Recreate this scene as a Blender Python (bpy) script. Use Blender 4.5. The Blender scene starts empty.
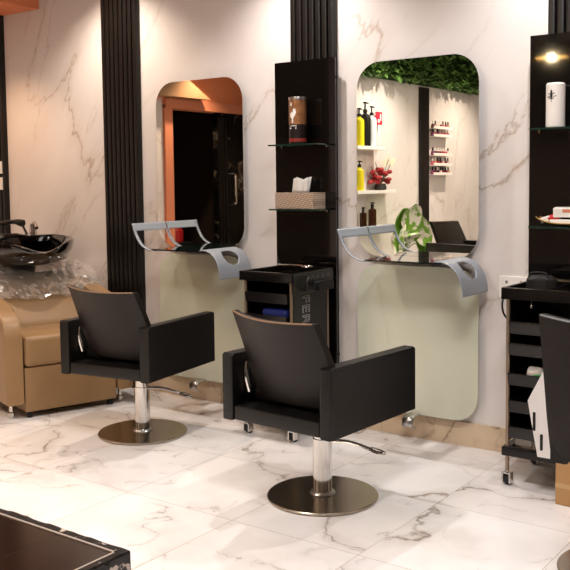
import bpy, bmesh, math, random
from mathutils import Vector, Matrix
random.seed(7)
C = bpy.context.scene.collection
S = bpy.context.scene
PI = math.pi

# ------------------------------------------------------------------ camera
F, CX, CY = 894.96, 286.25, 247.0
PITCH, YAW, ROLL, DIST, EYE = 0.0742, 0.6284, -0.0114, 4.127, 1.35
fwd = Vector((-math.sin(YAW)*math.cos(PITCH), math.cos(YAW)*math.cos(PITCH), -math.sin(PITCH)))
rt0 = Vector((math.cos(YAW), math.sin(YAW), 0)); up0 = rt0.cross(fwd)
rt = math.cos(ROLL)*rt0 + math.sin(ROLL)*up0
up = -math.sin(ROLL)*rt0 + math.cos(ROLL)*up0
cd = bpy.data.cameras.new('camera'); cam = bpy.data.objects.new('camera', cd); C.objects.link(cam)
cd.sensor_width = 36; cd.lens = F/570*36
cd.shift_x = (285-CX)/570; cd.shift_y = (CY-285)/570
cam.matrix_world = Matrix(((rt.x, up.x, -fwd.x, 0), (rt.y, up.y, -fwd.y, -DIST), (rt.z, up.z, -fwd.z, EYE), (0, 0, 0, 1)))
S.camera = cam

# ------------------------------------------------------------------ world, room light, exposure
w = bpy.data.worlds.new('world'); S.world = w; w.use_nodes = True
w.node_tree.nodes['Background'].inputs[0].default_value = (1, .9, .82, 1)
w.node_tree.nodes['Background'].inputs[1].default_value = 0.05
S.view_settings.view_transform = 'Standard'; S.view_settings.look = 'None'
S.view_settings.gamma = 1; S.view_settings.use_curve_mapping = False
S.view_settings.exposure = 0.08
CEIL = 2.9
WARM, ORANGE, COOL = (1, .93, .87), (1, .62, .36), (1, .97, .96)
# downlights near the mirror wall: x, y, watts, colour
WALL_LAMPS = [(-5.35, -.55, 40, ORANGE), (-4.28, -.42, 92, (1, .83, .68)), (-2.82, -.42, 90, (1, .94, .89)), (-1.35, -.42, 64, COOL)]
# unseen downlights added to brighten the partition and the lobby doorway
FAR_FILL_LAMPS = [(-5.42, -2.35, 75, (1, .74, .52)), (-3.6, -3.3, 190, (1, .88, .76)), (-3.6, -5.0, 190, (1, .83, .68))]
# unseen square panels added as fill light over the room: x, y, watts, colour
FILL_PANELS = [(-2.6, -2.4, 15, (1, .92, .86)), (-.7, -2.4, 48, COOL), (-.6, -5.0, 14, (1, .85, .74))]

# ------------------------------------------------------------------ materials
def hexc(h):
    h = h.lstrip('#'); v = [int(h[i:i+2], 16)/255 for i in (0, 2, 4)]
    return tuple(x/12.92 if x <= .04045 else ((x+.055)/1.055)**2.4 for x in v) + (1,)
MATS = {}
def mat(name, col, rough=.5, metal=0., coat=0., spec=.5, emit=None, es=0., trans=0., ior=1.45, bump=0, bscale=40, var=0, vscale=6):
    if name in MATS: return MATS[name]
    m = bpy.data.materials.new(name); m.use_nodes = True; MATS[name] = m
    nt = m.node_tree; b = nt.nodes['Principled BSDF']
    c = hexc(col) if isinstance(col, str) else tuple(col)+(1,)*(4-len(col))
    b.inputs['Base Color'].default_value = c
    b.inputs['Roughness'].default_value = rough; b.inputs['Metallic'].default_value = metal
    b.inputs['Coat Weight'].default_value = coat; b.inputs['Coat Roughness'].default_value = .06
    b.inputs['Specular IOR Level'].default_value = spec
    b.inputs['Transmission Weight'].default_value = trans; b.inputs['IOR'].default_value = ior
    if emit:
        b.inputs['Emission Color'].default_value = tuple(emit)+(1,); b.inputs['Emission Strength'].default_value = es
    if bump or var:
        g = nt.nodes.new('ShaderNodeTexCoord')
    if var:
        n = nt.nodes.new('ShaderNodeTexNoise'); n.inputs['Scale'].default_value = vscale; n.inputs['Detail'].default_value = 4
        r = nt.nodes.new('ShaderNodeValToRGB')
        r.color_ramp.elements[0].position = .3; r.color_ramp.elements[1].position = .7
        r.color_ramp.elements[0].color = tuple(x*(1-var) for x in c[:3])+(1,)
        r.color_ramp.elements[1].color = tuple(min(1, x*(1+var)) for x in c[:3])+(1,)
        nt.links.new(g.outputs['Object'], n.inputs['Vector']); nt.links.new(n.outputs['Fac'], r.inputs['Fac'])
        nt.links.new(r.outputs['Color'], b.inputs['Base Color'])
    if bump:
        n = nt.nodes.new('ShaderNodeTexNoise'); n.inputs['Scale'].default_value = bscale; n.inputs['Detail'].default_value = 5
        bp = nt.nodes.new('ShaderNodeBump'); bp.inputs['Strength'].default_value = bump; bp.inputs['Distance'].default_value = .01
        nt.links.new(g.outputs['Object'], n.inputs['Vector']); nt.links.new(n.outputs['Fac'], bp.inputs['Height'])
        nt.links.new(bp.outputs['Normal'], b.inputs['Normal'])
    return m

def marble(name, base, tint, vein, rough, scale, width, tile=None, seed=0., density=.5, coat=0., lean=None):
    """polished slab stone: two layers of thin wandering veins; tile=(x0,y0,w,h) adds joints and a new slab per tile"""
    m = bpy.data.materials.new(name); m.use_nodes = True
    nt = m.node_tree; L = nt.links.new; N = nt.nodes.new
    b = nt.nodes['Principled BSDF']; b.inputs['Roughness'].default_value = rough
    b.inputs['Coat Weight'].default_value = coat; b.inputs['Coat Roughness'].default_value = .08
    geo = N('ShaderNodeNewGeometry')
    vec = geo.outputs['Position']; joint = None
    def math_(op, a, b_=None, c_=None):
        n = N('ShaderNodeMath'); n.operation = op
        for i, v in enumerate((a, b_, c_)):
            if v is None: continue
            if isinstance(v, (int, float)): n.inputs[i].default_value = v
            else: L(v, n.inputs[i])
        return n.outputs[0]
    if tile:
        x0, y0, tw, th = tile
        sp = N('ShaderNodeSeparateXYZ'); L(vec, sp.inputs[0])
        u = math_('DIVIDE', math_('SUBTRACT', sp.outputs[0], x0), tw); v = math_('DIVIDE', math_('SUBTRACT', sp.outputs[1], y0), th)
        fu, fv = math_('FLOOR', u), math_('FLOOR', v)
        ju = math_('MULTIPLY', math_('ABSOLUTE', math_('SUBTRACT', math_('SUBTRACT', u, math_('ROUND', u)), 0)), tw)
        jv = math_('MULTIPLY', math_('ABSOLUTE', math_('SUBTRACT', math_('SUBTRACT', v, math_('ROUND', v)), 0)), th)
        joint = math_('LESS_THAN', math_('MINIMUM', ju, jv), .0016)
        cb = N('ShaderNodeCombineXYZ')
        L(math_('MULTIPLY', math_('SINE', math_('MULTIPLY', math_('ADD', fu, math_('MULTIPLY', fv, 3.0)), 12.7)), 1.3), cb.inputs[2])
        ad = N('ShaderNodeVectorMath'); ad.operation = 'ADD'; L(vec, ad.inputs[0]); L(cb.outputs[0], ad.inputs[1]); vec = ad.outputs[0]
    mp = N('ShaderNodeMapping'); L(vec, mp.inputs[0])
    mp.inputs['Location'].default_value = (seed, seed*1.7, seed*.6); mp.inputs['Rotation'].default_value = (.5, .7, .4)
    if lean:   # veins run along one slanted direction
        mp0 = N('ShaderNodeMapping'); L(vec, mp0.inputs[0]); mp0.inputs['Rotation'].default_value = (0, lean, 0)
        mp1 = N('ShaderNodeMapping'); L(mp0.outputs[0], mp1.inputs[0]); mp1.inputs['Scale'].default_value = (1.25, 1, .38)
        mp.inputs['Rotation'].default_value = (0, 0, 0); L(mp1.outputs[0], mp.inputs[0])
    wn = N('ShaderNodeTexNoise'); wn.inputs['Scale'].default_value = 2.2*scale; wn.inputs['Detail'].default_value = 10; wn.inputs['Roughness'].default_value = .62; L(mp.outputs[0], wn.inputs['Vector'])
    sc = N('ShaderNodeVectorMath'); sc.operation = 'SCALE'; sc.inputs['Scale'].default_value = .42/scale; L(wn.outputs['Color'], sc.inputs[0])
    ad2 = N('ShaderNodeVectorMath'); ad2.operation = 'ADD'; L(mp.outputs[0], ad2.inputs[0]); L(sc.outputs[0], ad2.inputs[1])
    masks = []
    for k, (s_, wd, th_) in enumerate(((.55*scale, width, .56-density*.2), (1.3*scale, width*1.1, .62-density*.2))):
        n = N('ShaderNodeTexNoise'); n.inputs['Scale'].default_value = s_; n.inputs['Detail'].default_value = 2.5; n.inputs['Roughness'].default_value = .45
        L(ad2.outputs[0], n.inputs['Vector'])
        d = math_('ABSOLUTE', math_('SUBTRACT', n.outputs['Fac'], .5))
        r = N('ShaderNodeMapRange'); r.inputs['From Min'].default_value = 0; r.inputs['From Max'].default_value = wd
        r.inputs['To Min'].default_value = 1; r.inputs['To Max'].default_value = 0; L(d, r.inputs['Value'])
        p = math_('POWER', r.outputs[0], 1.5)
        g = N('ShaderNodeTexNoise'); g.inputs['Scale'].default_value = 1.7*scale*(k+1); g.inputs['Detail'].default_value = 3
        L(mp.outputs[0], g.inputs['Vector'])
        gr = N('ShaderNodeMapRange'); gr.inputs['From Min'].default_value = th_-.08; gr.inputs['From Max'].default_value = th_+.1; L(g.outputs['Fac'], gr.inputs['Value'])
        r2 = N('ShaderNodeMapRange'); r2.inputs['From Min'].default_value = 0; r2.inputs['From Max'].default_value = wd*5
        r2.inputs['To Min'].default_value = .22; r2.inputs['To Max'].default_value = 0; L(d, r2.inputs['Value'])
        masks.append(math_('MULTIPLY', math_('MULTIPLY', math_('MAXIMUM', p, r2.outputs[0]), gr.outputs[0]), (.9, .6)[k]))
    vm = math_('MAXIMUM', masks[0], masks[1])
    cl = N('ShaderNodeTexNoise'); cl.inputs['Scale'].default_value = 1.1*scale; cl.inputs['Detail'].default_value = 5; L(ad2.outputs[0], cl.inputs['Vector'])
    cr = N('ShaderNodeMapRange'); cr.inputs['From Min'].default_value = .42; cr.inputs['From Max'].default_value = .72; L(cl.outputs['Fac'], cr.inputs['Value'])
    m1 = N('ShaderNodeMix'); m1.data_type = 'RGBA'; m1.inputs[6].default_value = hexc(base); m1.inputs[7].default_value = hexc(tint); L(cr.outputs[0], m1.inputs[0])
    m2 = N('ShaderNodeMix'); m2.data_type = 'RGBA'; L(m1.outputs[2], m2.inputs[6]); m2.inputs[7].default_value = hexc(vein); L(vm, m2.inputs[0])
    out = m2.outputs[2]
    if joint is not None:
        m3 = N('ShaderNodeMix'); m3.data_type = 'RGBA'; L(out, m3.inputs[6]); m3.inputs[7].default_value = hexc('#b9a99c'); L(math_('MULTIPLY', joint, .8), m3.inputs[0]); out = m3.outputs[2]
    L(out, b.inputs['Base Color'])
    return m

M_floor = marble('floor_marble', '#f2eeed', '#dfd8d5', '#806c5c', .16, 1.9, .0095, tile=(-2.8166, -1.4454, .5865, .626), seed=3.1, density=.55)
M_wall = marble('wall_marble', '#e6dfdc', '#dbd2cd', '#ad9683', .2, 1.3, .0038, seed=8.3, density=.55, lean=-.585)
M_base = marble('skirting_marble', '#dcc6aa', '#cbae8c', '#73563e', .3, 2.2, .014, seed=1.2, density=.6)
M_blackmarble = marble('black_marble', '#0b0a0a', '#141210', '#b8a795', .12, 2.2, .004, seed=2.5, density=.5)
M_leather = mat('black_leather', '#0d0b0a', .38, spec=.5, bump=.12, bscale=160, var=.15, vscale=5)
M_leather_back = mat('brown_black_leather', '#17100c', .45, spec=.32, bump=.12, bscale=160, var=.15, vscale=4)
M_edge = mat('worn_tan_highlight', '#8a6b52', .5)  # highlight on the worn chair back edge, put into the colour
M_tan = mat('tan_leather', '#927350', .42, spec=.45, bump=.15, bscale=60, var=.06, vscale=4)
M_chrome = mat('chrome', '#d9d6d2', .1, metal=1)
M_brushed = mat('brushed_steel', '#b9b7b6', .3, metal=1)
M_plate = mat('base_plate_steel', '#b5a999', .24, metal=1, var=.12, vscale=3)
M_silver = mat('silver_painted_sheet', '#959aa2', .42, metal=.2)
M_gloss = mat('black_glass', '#0b0908', .04, spec=.55, coat=.3)
M_trim = mat('black_fluted_wood', '#130f0d', .36, spec=.5)
M_black = mat('black_plastic', '#141211', .33, spec=.5, bump=.05, bscale=200)
M_blackmat = mat('matt_black', '#0d0c0c', .6)
M_ceramic = mat('black_ceramic', '#0a0807', .05, coat=.8)
M_mirror = mat('mirror_silver', '#e9ebe6', .005, metal=1)
M_dark = mat('dark_backing', '#2a2521', .6)
M_frost = mat('pale_green_frosted_glass', '#d8dbc8', .28, metal=.2, spec=.6)
M_glass = mat('clear_glass', '#dff2ea', .02, trans=1, ior=1.48)
M_glass_edge = mat('green_glass', '#3e6a58', .05, trans=.75, ior=1.48)
M_alu = mat('satin_bronze_aluminium', '#a5917c', .35, metal=.8)
M_white = mat('white_plastic', '#efe9e3', .4)
M_paper = mat('white_paper', '#f5f2ee', .8)
M_orange = mat('orange_paint', '#e58a5e', .6)
M_salmon = mat('salmon_paint', '#dd8a66', .6)
M_ceil = mat('ceiling_paint', '#cdbfb4', .8)
M_plainwall = mat('beige_wall_paint', '#6d5e53', .7)
M_rubber = mat('dark_rubber', '#1b1a1a', .6)
M_card = mat('brown_cardboard', '#b98f60', .75, var=.06, vscale=8)
M_red = mat('red_plastic', '#b3201f', .4)
M_gold = mat('gold_tray', '#b4904c', .35, metal=.7)
M_green = mat('green_plastic', '#1f8d3c', .4)
M_blue = mat('dark_blue_fabric', '#1c2a70', .5)
M_leaf = mat('leaf_green', '#6f964a', .35, var=.4, vscale=9)
M_leaf2 = mat('dark_leaf_green', '#2a4419', .5, var=.4, vscale=9)

# ------------------------------------------------------------------ mesh helpers
def box(bm, x0, y0, z0, x1, y1, z1, bevel=0, seg=2):
    vs = [bm.verts.new(p) for p in ((x0,y0,z0),(x1,y0,z0),(x1,y1,z0),(x0,y1,z0),(x0,y0,z1),(x1,y0,z1),(x1,y1,z1),(x0,y1,z1))]
    fs = [bm.faces.new([vs[i] for i in f]) for f in ((0,3,2,1),(4,5,6,7),(0,1,5,4),(1,2,6,5),(2,3,7,6),(3,0,4,7))]
    if bevel:
        es = list({e for f in fs for e in f.edges})
        bmesh.ops.bevel(bm, geom=es, offset=bevel, segments=seg, profile=.6, affect='EDGES')
    return vs
def bmbox(*a, **k):
    bm = bmesh.new(); box(bm, *a, **k); return bm
def frame_of(d):
    d = d.normalized(); a = Vector((0,0,1)) if abs(d.z) < .9 else Vector((1,0,0))
    u = d.cross(a).normalized(); return u, d.cross(u).normalized()
def tube(bm, pts, r, seg=10, closed=False):
    pts = [Vector(p) for p in pts]; n = len(pts); rings = []
    for i, p in enumerate(pts):
        if closed: d = pts[(i+1) % n]-pts[i-1]
        else: d = pts[min(i+1, n-1)]-pts[max(i-1, 0)]
        u, v = frame_of(d); rr = r[i] if isinstance(r, (list, tuple)) else r
        if rings:   # keep the ring from twisting
            pu = rings[-1][1]; u = (pu-d.normalized()*pu.dot(d.normalized())).normalized(); v = d.normalized().cross(u)
        rings.append(([bm.verts.new(p+rr*(math.cos(t)*u+math.sin(t)*v)) for t in [2*PI*k/seg for k in range(seg)]], u))
    R = [q[0] for q in rings]
    for i in range(n if closed else n-1):
        a, b = R[i], R[(i+1) % n]
        for k in range(seg): bm.faces.new((a[k], a[(k+1) % seg], b[(k+1) % seg], b[k]))
    if not closed:
        bm.faces.new(R[0][::-1]); bm.faces.new(R[-1])
def lathe(bm, prof, c=(0,0,0), seg=32):
    c = Vector(c); rings = []
    for r, z in prof:
        if r < 1e-5: rings.append([bm.verts.new(c+Vector((0,0,z)))])
        else: rings.append([bm.verts.new(c+Vector((r*math.cos(2*PI*k/seg), r*math.sin(2*PI*k/seg), z))) for k in range(seg)])
    for a, b in zip(rings, rings[1:]):
        for k in range(seg):
            q = [a[k % len(a)], a[(k+1) % len(a)], b[(k+1) % len(b)], b[k % len(b)]]
            q = [v for i, v in enumerate(q) if v not in q[:i]]
            if len(q) > 2: bm.faces.new(q)
def prism(bm, poly, d0, d1, axis='y', bevel=0):
    """poly in the two other axes (x,z for y; y,z for x; x,y for z)"""
    def P(a, b, d): return {'y': (a, d, b), 'x': (d, a, b), 'z': (a, b, d)}[axis]
    A = [bm.verts.new(P(a, b, d0)) for a, b in poly]; B = [bm.verts.new(P(a, b, d1)) for a, b in poly]
    n = len(poly); fs = [bm.faces.new(A), bm.faces.new(B[::-1])]
    caps = list(fs[0].edges)+list(fs[1].edges)
    for i in range(n): bm.faces.new((A[i], B[i], B[(i+1) % n], A[(i+1) % n]))
    if bevel: bmesh.ops.bevel(bm, geom=caps, offset=bevel, segments=2, profile=.6, affect='EDGES')
def rrect(x0, z0, x1, z1, r, n=8):
    out = []
    for cx, cz, a0 in ((x1-r, z1-r, 0), (x0+r, z1-r, 90), (x0+r, z0+r, 180), (x1-r, z0+r, 270)):
        for k in range(n+1):
            a = math.radians(a0+90*k/n); out.append((cx+r*math.cos(a), cz+r*math.sin(a)))
    return out
def sheet(bm, grid):
    V = [[bm.verts.new(p) for p in row] for row in grid]
    for a, b in zip(V, V[1:]):
        for k in range(len(a)-1): bm.faces.new((a[k], a[k+1], b[k+1], b[k]))
    return V
def spline(pts, n=24):
    pts = [Vector(p) for p in pts]; P = [2*pts[0]-pts[1]]+pts+[2*pts[-1]-pts[-2]]; out = []
    m = len(pts)-1
    for k in range(n+1):
        t = k/n*m; i = min(int(t), m-1); t -= i; a, b, c, d = P[i:i+4]
        out.append(.5*((2*b)+(c-a)*t+(2*a-5*b+4*c-d)*t*t+(3*b-a-3*c+d)*t**3))
    return out
def obj(name, bm, m, parent=None, smooth=True, solid=0, sub=0, angle=35):
    bmesh.ops.recalc_face_normals(bm, faces=bm.faces)
    me = bpy.data.meshes.new(name); bm.to_mesh(me); bm.free()
    o = bpy.data.objects.new(name, me); C.objects.link(o)
    for mm in (m if isinstance(m, (list, tuple)) else [m]): me.materials.append(mm)
    if smooth:
        me.shade_smooth()
        try: me.set_sharp_from_angle(angle=math.radians(angle))
        except Exception: pass
        if not sub:
            wn = o.modifiers.new('weighted', 'WEIGHTED_NORMAL'); wn.keep_sharp = True
    if parent: o.parent = parent
    if solid:
        s = o.modifiers.new('solid', 'SOLIDIFY'); s.thickness = solid; s.offset = 0
    if sub:
        s = o.modifiers.new('sub', 'SUBSURF'); s.levels = sub; s.render_levels = sub
    return o
def tag(o, label, cat, group=None):
    o['label'] = label; o['category'] = cat
    if group: o['group'] = group
    return o
def thing(name, label, cat, loc=(0,0,0), rz=0, group=None):
    o = bpy.data.objects.new(name, None); o.empty_display_size = .1; C.objects.link(o)
    o.location = loc; o.rotation_euler = (0, 0, rz); return tag(o, label, cat, group)
def struct(name, bm, m, parent=None, smooth=False):
    o = obj(name, bm, m, parent, smooth)
    if parent is None: o['kind'] = 'structure'
    return o
def dup(root, loc=None, rz=None, label=None, group=None):
    r = root.copy(); C.objects.link(r)
    if loc is not None: r.location = loc
    if rz is not None: r.rotation_euler = (0, 0, rz)
    if label: r['label'] = label
    if group: r['group'] = group
    for ch in list(root.children):
        c = ch.copy(); C.objects.link(c); c.parent = r
        for g in list(ch.children):
            d = g.copy(); C.objects.link(d); d.parent = c
    return r

# ------------------------------------------------------------------ room shell
XL, XR, YF, XP = -5.8, 1.5, -6.3, -4.3     # end wall, right wall, far wall behind the camera, partition face
struct('floor', bmbox(XL-1.6, YF-.1, -.1, XR+.1, .1, 0), M_floor)
struct('ceiling', bmbox(XL-1.6, YF-.1, CEIL, XR+.1, .1, CEIL+.1), M_ceil)
struct('wall_back', bmbox(XL-.1, 0, 0, XR+.1, .1, CEIL), M_wall)
struct('wall_right', bmbox(XR, YF, 0, XR+.1, 0, CEIL), M_plainwall)
struct('wall_front', bmbox(XP-.15, YF-.1, 0, XR+.1, YF, CEIL), M_plainwall)
bm = bmesh.new()       # end wall with the doorway left open
box(bm, XL-.12, -2.1, 0, XL, 0, CEIL); box(bm, XL-.12, -3.3, 2.06, XL, -2.1, CEIL)
struct('wall_left', bm, M_wall)
struct('wall_partition', bmbox(XP-.15, YF, 0, XP, -2.8, CEIL), M_wall)
struct('wall_return', bmbox(XL-.12, -3.42, 0, XP-.15, -3.3, CEIL), M_plainwall)
bm = bmesh.new()       # dark lobby behind the doorway
box(bm, XL-1.6, -3.42, 0, XL-1.5, -1.7, CEIL); box(bm, XL-1.5, -1.8, 0, XL-.12, -1.7, CEIL); box(bm, XL-1.5, -3.42, 0, XL-.12, -3.32, CEIL)
struct('wall_lobby', bm, mat('lobby_paint', '#3a2c24', .7))
struct('baseboard_back', bmbox(XL, -.012, 0, XR, 0, .122), M_base)
bm = bmesh.new(); box(bm, XL-.12, -2.155, 0, XL+.03, -2.05, 2.06); box(bm, XL-.12, -3.3, 2.03, XL+.05, -2.05, 2.12)
struct('trim_1', bm, M_salmon)
struct('trim_2', bmbox(XL, -3.3, 2.12, XL+.03, -1.4, CEIL), M_orange)
bm = bmesh.new(); prism(bm, [(-1.85, 2.125), (-2.55, 2.125), (-2.0, 2.42), (-1.85, 2.42)], XL+.03, XL+.16, 'x'); struct('trim_3', bm, mat('tan_paint', '#a77f5c', .6))
struct('trim_4', bmbox(XL, -1.0, 2.56, -5.104, 0, CEIL), M_orange)
def fluted(name, x0, x1, n=7, y=0., d=.035, z0=0.):
    bm = bmesh.new(); p = (x1-x0)/n; poly = [(x0, y)]
    for k in range(n):
        a = x0+k*p
        poly += [(a+.02*p, y-d*.35), (a+.16*p, y-d*.95), (a+.3*p, y-d), (a+.7*p, y-d), (a+.84*p, y-d*.95), (a+.98*p, y-d*.35)]
    poly.append((x1, y)); prism(bm, poly, z0, CEIL, 'z'); return struct(name, bm, M_trim)
fluted('trim_5', -5.8, -5.5, 7); fluted('trim_6', -4.455, -4.13, 8); fluted('trim_7', -2.937, -2.644, 7); fluted('trim_8', -1.479, -1.186, 7)
struct('trim_9', bmbox(XP, -4.40, 0, XP+.03, -4.22, 2.28), M_trim)

# door leaf of the lobby, black stone with a bar handle
d = struct('door_1', bmbox(XL-.06, -3.29, .01, XL-.01, -2.83, 2.03), M_blackmarble)
bm = bmesh.new()
for k in range(3): box(bm, XL-.02, -2.96+.045*k, .05, XL+.012, -2.93+.045*k, 1.98)
struct('door_panel_moulding', bm, M_trim, d)
bm = bmesh.new(); tube(bm, spline([(XL, -3.02, 1.12), (XL+.07, -3.0, 1.12), (XL+.09, -2.99, 1.16), (XL+.09, -2.99, 1.38), (XL+.07, -3.0, 1.42), (XL, -3.02, 1.42)], 30), .015)
struct('door_handle', bm, M_chrome, d, True)

# ------------------------------------------------------------------ ceiling lamps
def lamp_data(kind, energy, col, **k):
    l = bpy.data.lights.new('lamp_'+kind.lower(), kind); l.energy = energy; l.color = col
    for a, v in k.items(): setattr(l, a, v)
    return l
names_dl = ['above the basin', 'above the left fluted strip', 'above the middle display panel', 'above the right display panel', 'added to brighten the lobby doorway', 'added to brighten the bottle shelves', 'added to brighten the nail polish racks']
for (x, y, e, col), nm in zip(WALL_LAMPS+FAR_FILL_LAMPS, names_dl):
    zc = CEIL if x > -5.2 else 2.56
    t = thing('downlight', 'round recessed ceiling downlight '+nm, 'ceiling light', (x, y, zc), 0, 'recessed ceiling downlights')
    bm = bmesh.new(); lathe(bm, [(.045, -.001), (.06, -.001), (.06, -.012), (.045, -.012), (.045, -.001)]); obj('ring', bm, M_white, t)
    bm = bmesh.new(); lathe(bm, [(0, -.004), (.045, -.004)]); obj('lens', bm, mat('lit_lens', '#ffffff', .5, emit=(1, .85, .65), es=12), t)
    l = bpy.data.objects.new('lamp', lamp_data('SPOT', e, col, spot_size=math.radians(112), spot_blend=.75, shadow_soft_size=.03)); C.objects.link(l); l.parent = t
    l.location = (0, 0, -.02)
for i, (x, y, e, col) in enumerate(FILL_PANELS):  # fill panels, added out of view to brighten the room
    t = thing('fill_panel', ['added square fill panel nearest the left door', 'added square fill panel over the styling chairs', 'added square fill panel at the far side'][i], 'ceiling light', (x, y, CEIL), 0, 'added fill panels')
    bm = bmesh.new(); prism(bm, rrect(-.31, -.31, .31, .31, .01, 2), -.02, 0, 'z'); obj('frame', bm, M_white, t)
    bm = bmesh.new(); prism(bm, rrect(-.28, -.28, .28, .28, .01, 2), -.024, -.02, 'z'); obj('diffuser', bm, mat('fill_panel_glow', '#ffffff', .5, emit=(1, .93, .85), es=4), t)
    l = bpy.data.objects.new('lamp', lamp_data('AREA', e, col, size=.55)); C.objects.link(l); l.parent = t; l.location = (0, 0, -.03)

# ------------------------------------------------------------------ mirrors, frosted panels, shelves
def station(xc, lab):
    W2 = .345
    t = thing('styling_mirror', 'tall rounded wall mirror '+lab[0], 'mirror', (xc, 0, 0), 0, 'tall rounded wall mirrors')
    bm = bmesh.new(); prism(bm, rrect(-W2, .947, W2, 1.957, .14, 10), -.056, -.05, 'y'); obj('mirror_glass', bm, M_mirror, t)
    bm = bmesh.new(); prism(bm, rrect(-W2+.004, .951, W2-.004, 1.953, .137, 10), -.05, -.044, 'y'); obj('backing_board', bm, M_dark, t)
    for sx in (-.24, .24):
        for z in (1.1, 1.8):
            bm = bmesh.new(); tube(bm, [(sx, -.044, z), (sx, 0, z)], .014); obj('standoff', bm, M_chrome, t)
    t = thing('frosted_panel', 'pale green frosted rounded panel '+lab[1], 'wall panel', (xc, 0, 0), 0, 'frosted panels under the mirrors')
    bm = bmesh.new(); prism(bm, rrect(-W2, .137, W2, .905, .13, 10), -.056, -.046, 'y'); obj('panel', bm, M_frost, t)
    for sx in (-.24, .24):
        for z in (.3, .75):
            bm = bmesh.new(); tube(bm, [(sx, -.046, z), (sx, -.001, z)], .014); obj('standoff', bm, M_chrome, t)
    bm = bmesh.new()   # folded steel hook under the panel
    prism(bm, [(-.13, .145), (.05, .145), (.05, .137), (-.122, .137), (-.122, .10), (-.13, .10)], -.13, -.02, 'y')
    bm.free(); bm = bmesh.new()
    g = spline([(0, -.02, .16), (0, -.10, .16), (0, -.135, .15), (0, -.142, .115), (0, -.11, .10)], 16)
    sheet(bm, [[(p.x-.03, p.y, p.z-.02), (p.x+.03, p.y, p.z-.02)] for p in g]); obj('lower_bracket', bm, M_brushed, t, solid=.005)
    t = thing('styling_shelf', 'glass shelf with curved silver holders '+lab[2], 'shelf', (xc, 0, 0), 0, 'glass shelves at the mirrors')
    YF_, YB = -.345, -.062
    bm = bmesh.new(); prism(bm, rrect(-.135, YF_, .285, YB, .012, 4), .949, .957, 'z'); obj('glass_top', bm, mat('dark_edge_glass', '#17201c', .03, spec=.6, coat=.3), t)
    rail = spline([(-.10, 0, .9475), (-.16, 0, .952), (-.215, 0, .978), (-.25, 0, 1.02), (-.272, 0, 1.065), (-.285, 0, 1.103)], 22)
    bm = bmesh.new()
    for ya, yb in ((YF_, YF_+.022), (YB-.006, YB+.002)):
        sheet(bm, [[(p.x, ya, p.z), (p.x, yb, p.z)] for p in rail])
    sheet(bm, [[(p.x, YF_+.022, p.z), (p.x, YB-.006, p.z)] for p in rail[-6:]])
    bmesh.ops.remove_doubles(bm, verts=bm.verts, dist=.0005)
    obj('towel_loop', bm, M_silver, t, solid=.005)
    bm = bmesh.new(); box(bm, -.12, YB-.03, .942, .28, YB, .9485); box(bm, -.12, YF_+.1, .942, .28, YF_+.13, .9485); obj('support_rail', bm, M_silver, t)
    path = spline([(.255, 0, .9615), (.30, 0, .958), (.345, 0, .935), (.378, 0, .89), (.392, 0, .845), (.398, 0, .803)], 60)
    bm = bmesh.new(); nv = 36
    V = sheet(bm, [[(p.x, YF_+(YB-YF_)*k/nv, p.z) for k in range(nv+1)] for p in path])
    cu, cv, ru, rv = 28, 18, 12, 8
    inside = lambda i, k: ((i-cu)/ru)**2+((k-cv)/rv)**2 < 1
    kill = [v for i, row in enumerate(V) for k, v in enumerate(row) if inside(i, k)]
    bmesh.ops.delete(bm, geom=kill, context='VERTS')
    for i in range(len(V)):
        for k in range(nv+1):
            if 0 < i < len(V)-1 and not inside(i, k):
                dd = math.hypot((i-cu)/ru, (k-cv)/rv)
                if dd < 1.17:
                    fi, fk = cu+(i-cu)/dd, cv+(k-cv)/dd; a = int(fi); tt = fi-a
                    p = path[a].lerp(path[a+1], tt); V[i][k].co = (p.x, YF_+(YB-YF_)*fk/nv, p.z)
    obj('dryer_holder', bm, M_silver, t, solid=.005)
X1, X2 = -3.603, -2.1455
station(X1, ['reflecting the dark doorway, left one', 'below the left mirror, behind the chair near the basin', 'below the left mirror'])
station(X2, ['reflecting the leafy green band and bottle shelves', 'below the right mirror, nearest the camera', 'below the right mirror, beside the tall black panel'])

# ------------------------------------------------------------------ black display panels with glass shelves
def display(xc, label, shelves):
    t = thing('display_panel', label, 'display shelf', (xc, 0, 0), 0, 'black glass display panels')
    bm = bmesh.new(); box(bm, -.2, -.062, .135, .2, -.05, 2.003); obj('back_panel', bm, M_gloss, t)
    bm = bmesh.new(); box(bm, -.185, -.05, .15, -.16, -.036, 1.985); box(bm, .16, -.05, .15, .185, -.036, 1.985); box(bm, -.16, -.05, 1.94, .16, -.036, 1.985); obj('mounting_frame', bm, M_alu, t)
    for z in (.4, 1.25, 1.9):
        bm = bmesh.new(); tube(bm, [(.19, -.046, z), (.205, -.046, z)], .007); obj('fixing_cap', bm, M_blackmat, t)
    for z in shelves:
        bm = bmesh.new(); prism(bm, rrect(-.152, -.205, .168, -.062, .01, 4), z-.008, z, 'z'); g = obj('glass_shelf', bm, M_glass_edge, t)
        for sx in (-.15, .15):
            bm = bmesh.new(); tube(bm, [(sx, -.075, z-.013), (sx, -.062, z-.013)], .005); obj('shelf_pin', bm, M_chrome, g)
display(-2.82, 'tall black glass display panel between the two mirrors', (1.545, 1.195))
display(-1.345, 'tall black glass display panel at the right edge', (1.572, 1.13))

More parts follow.
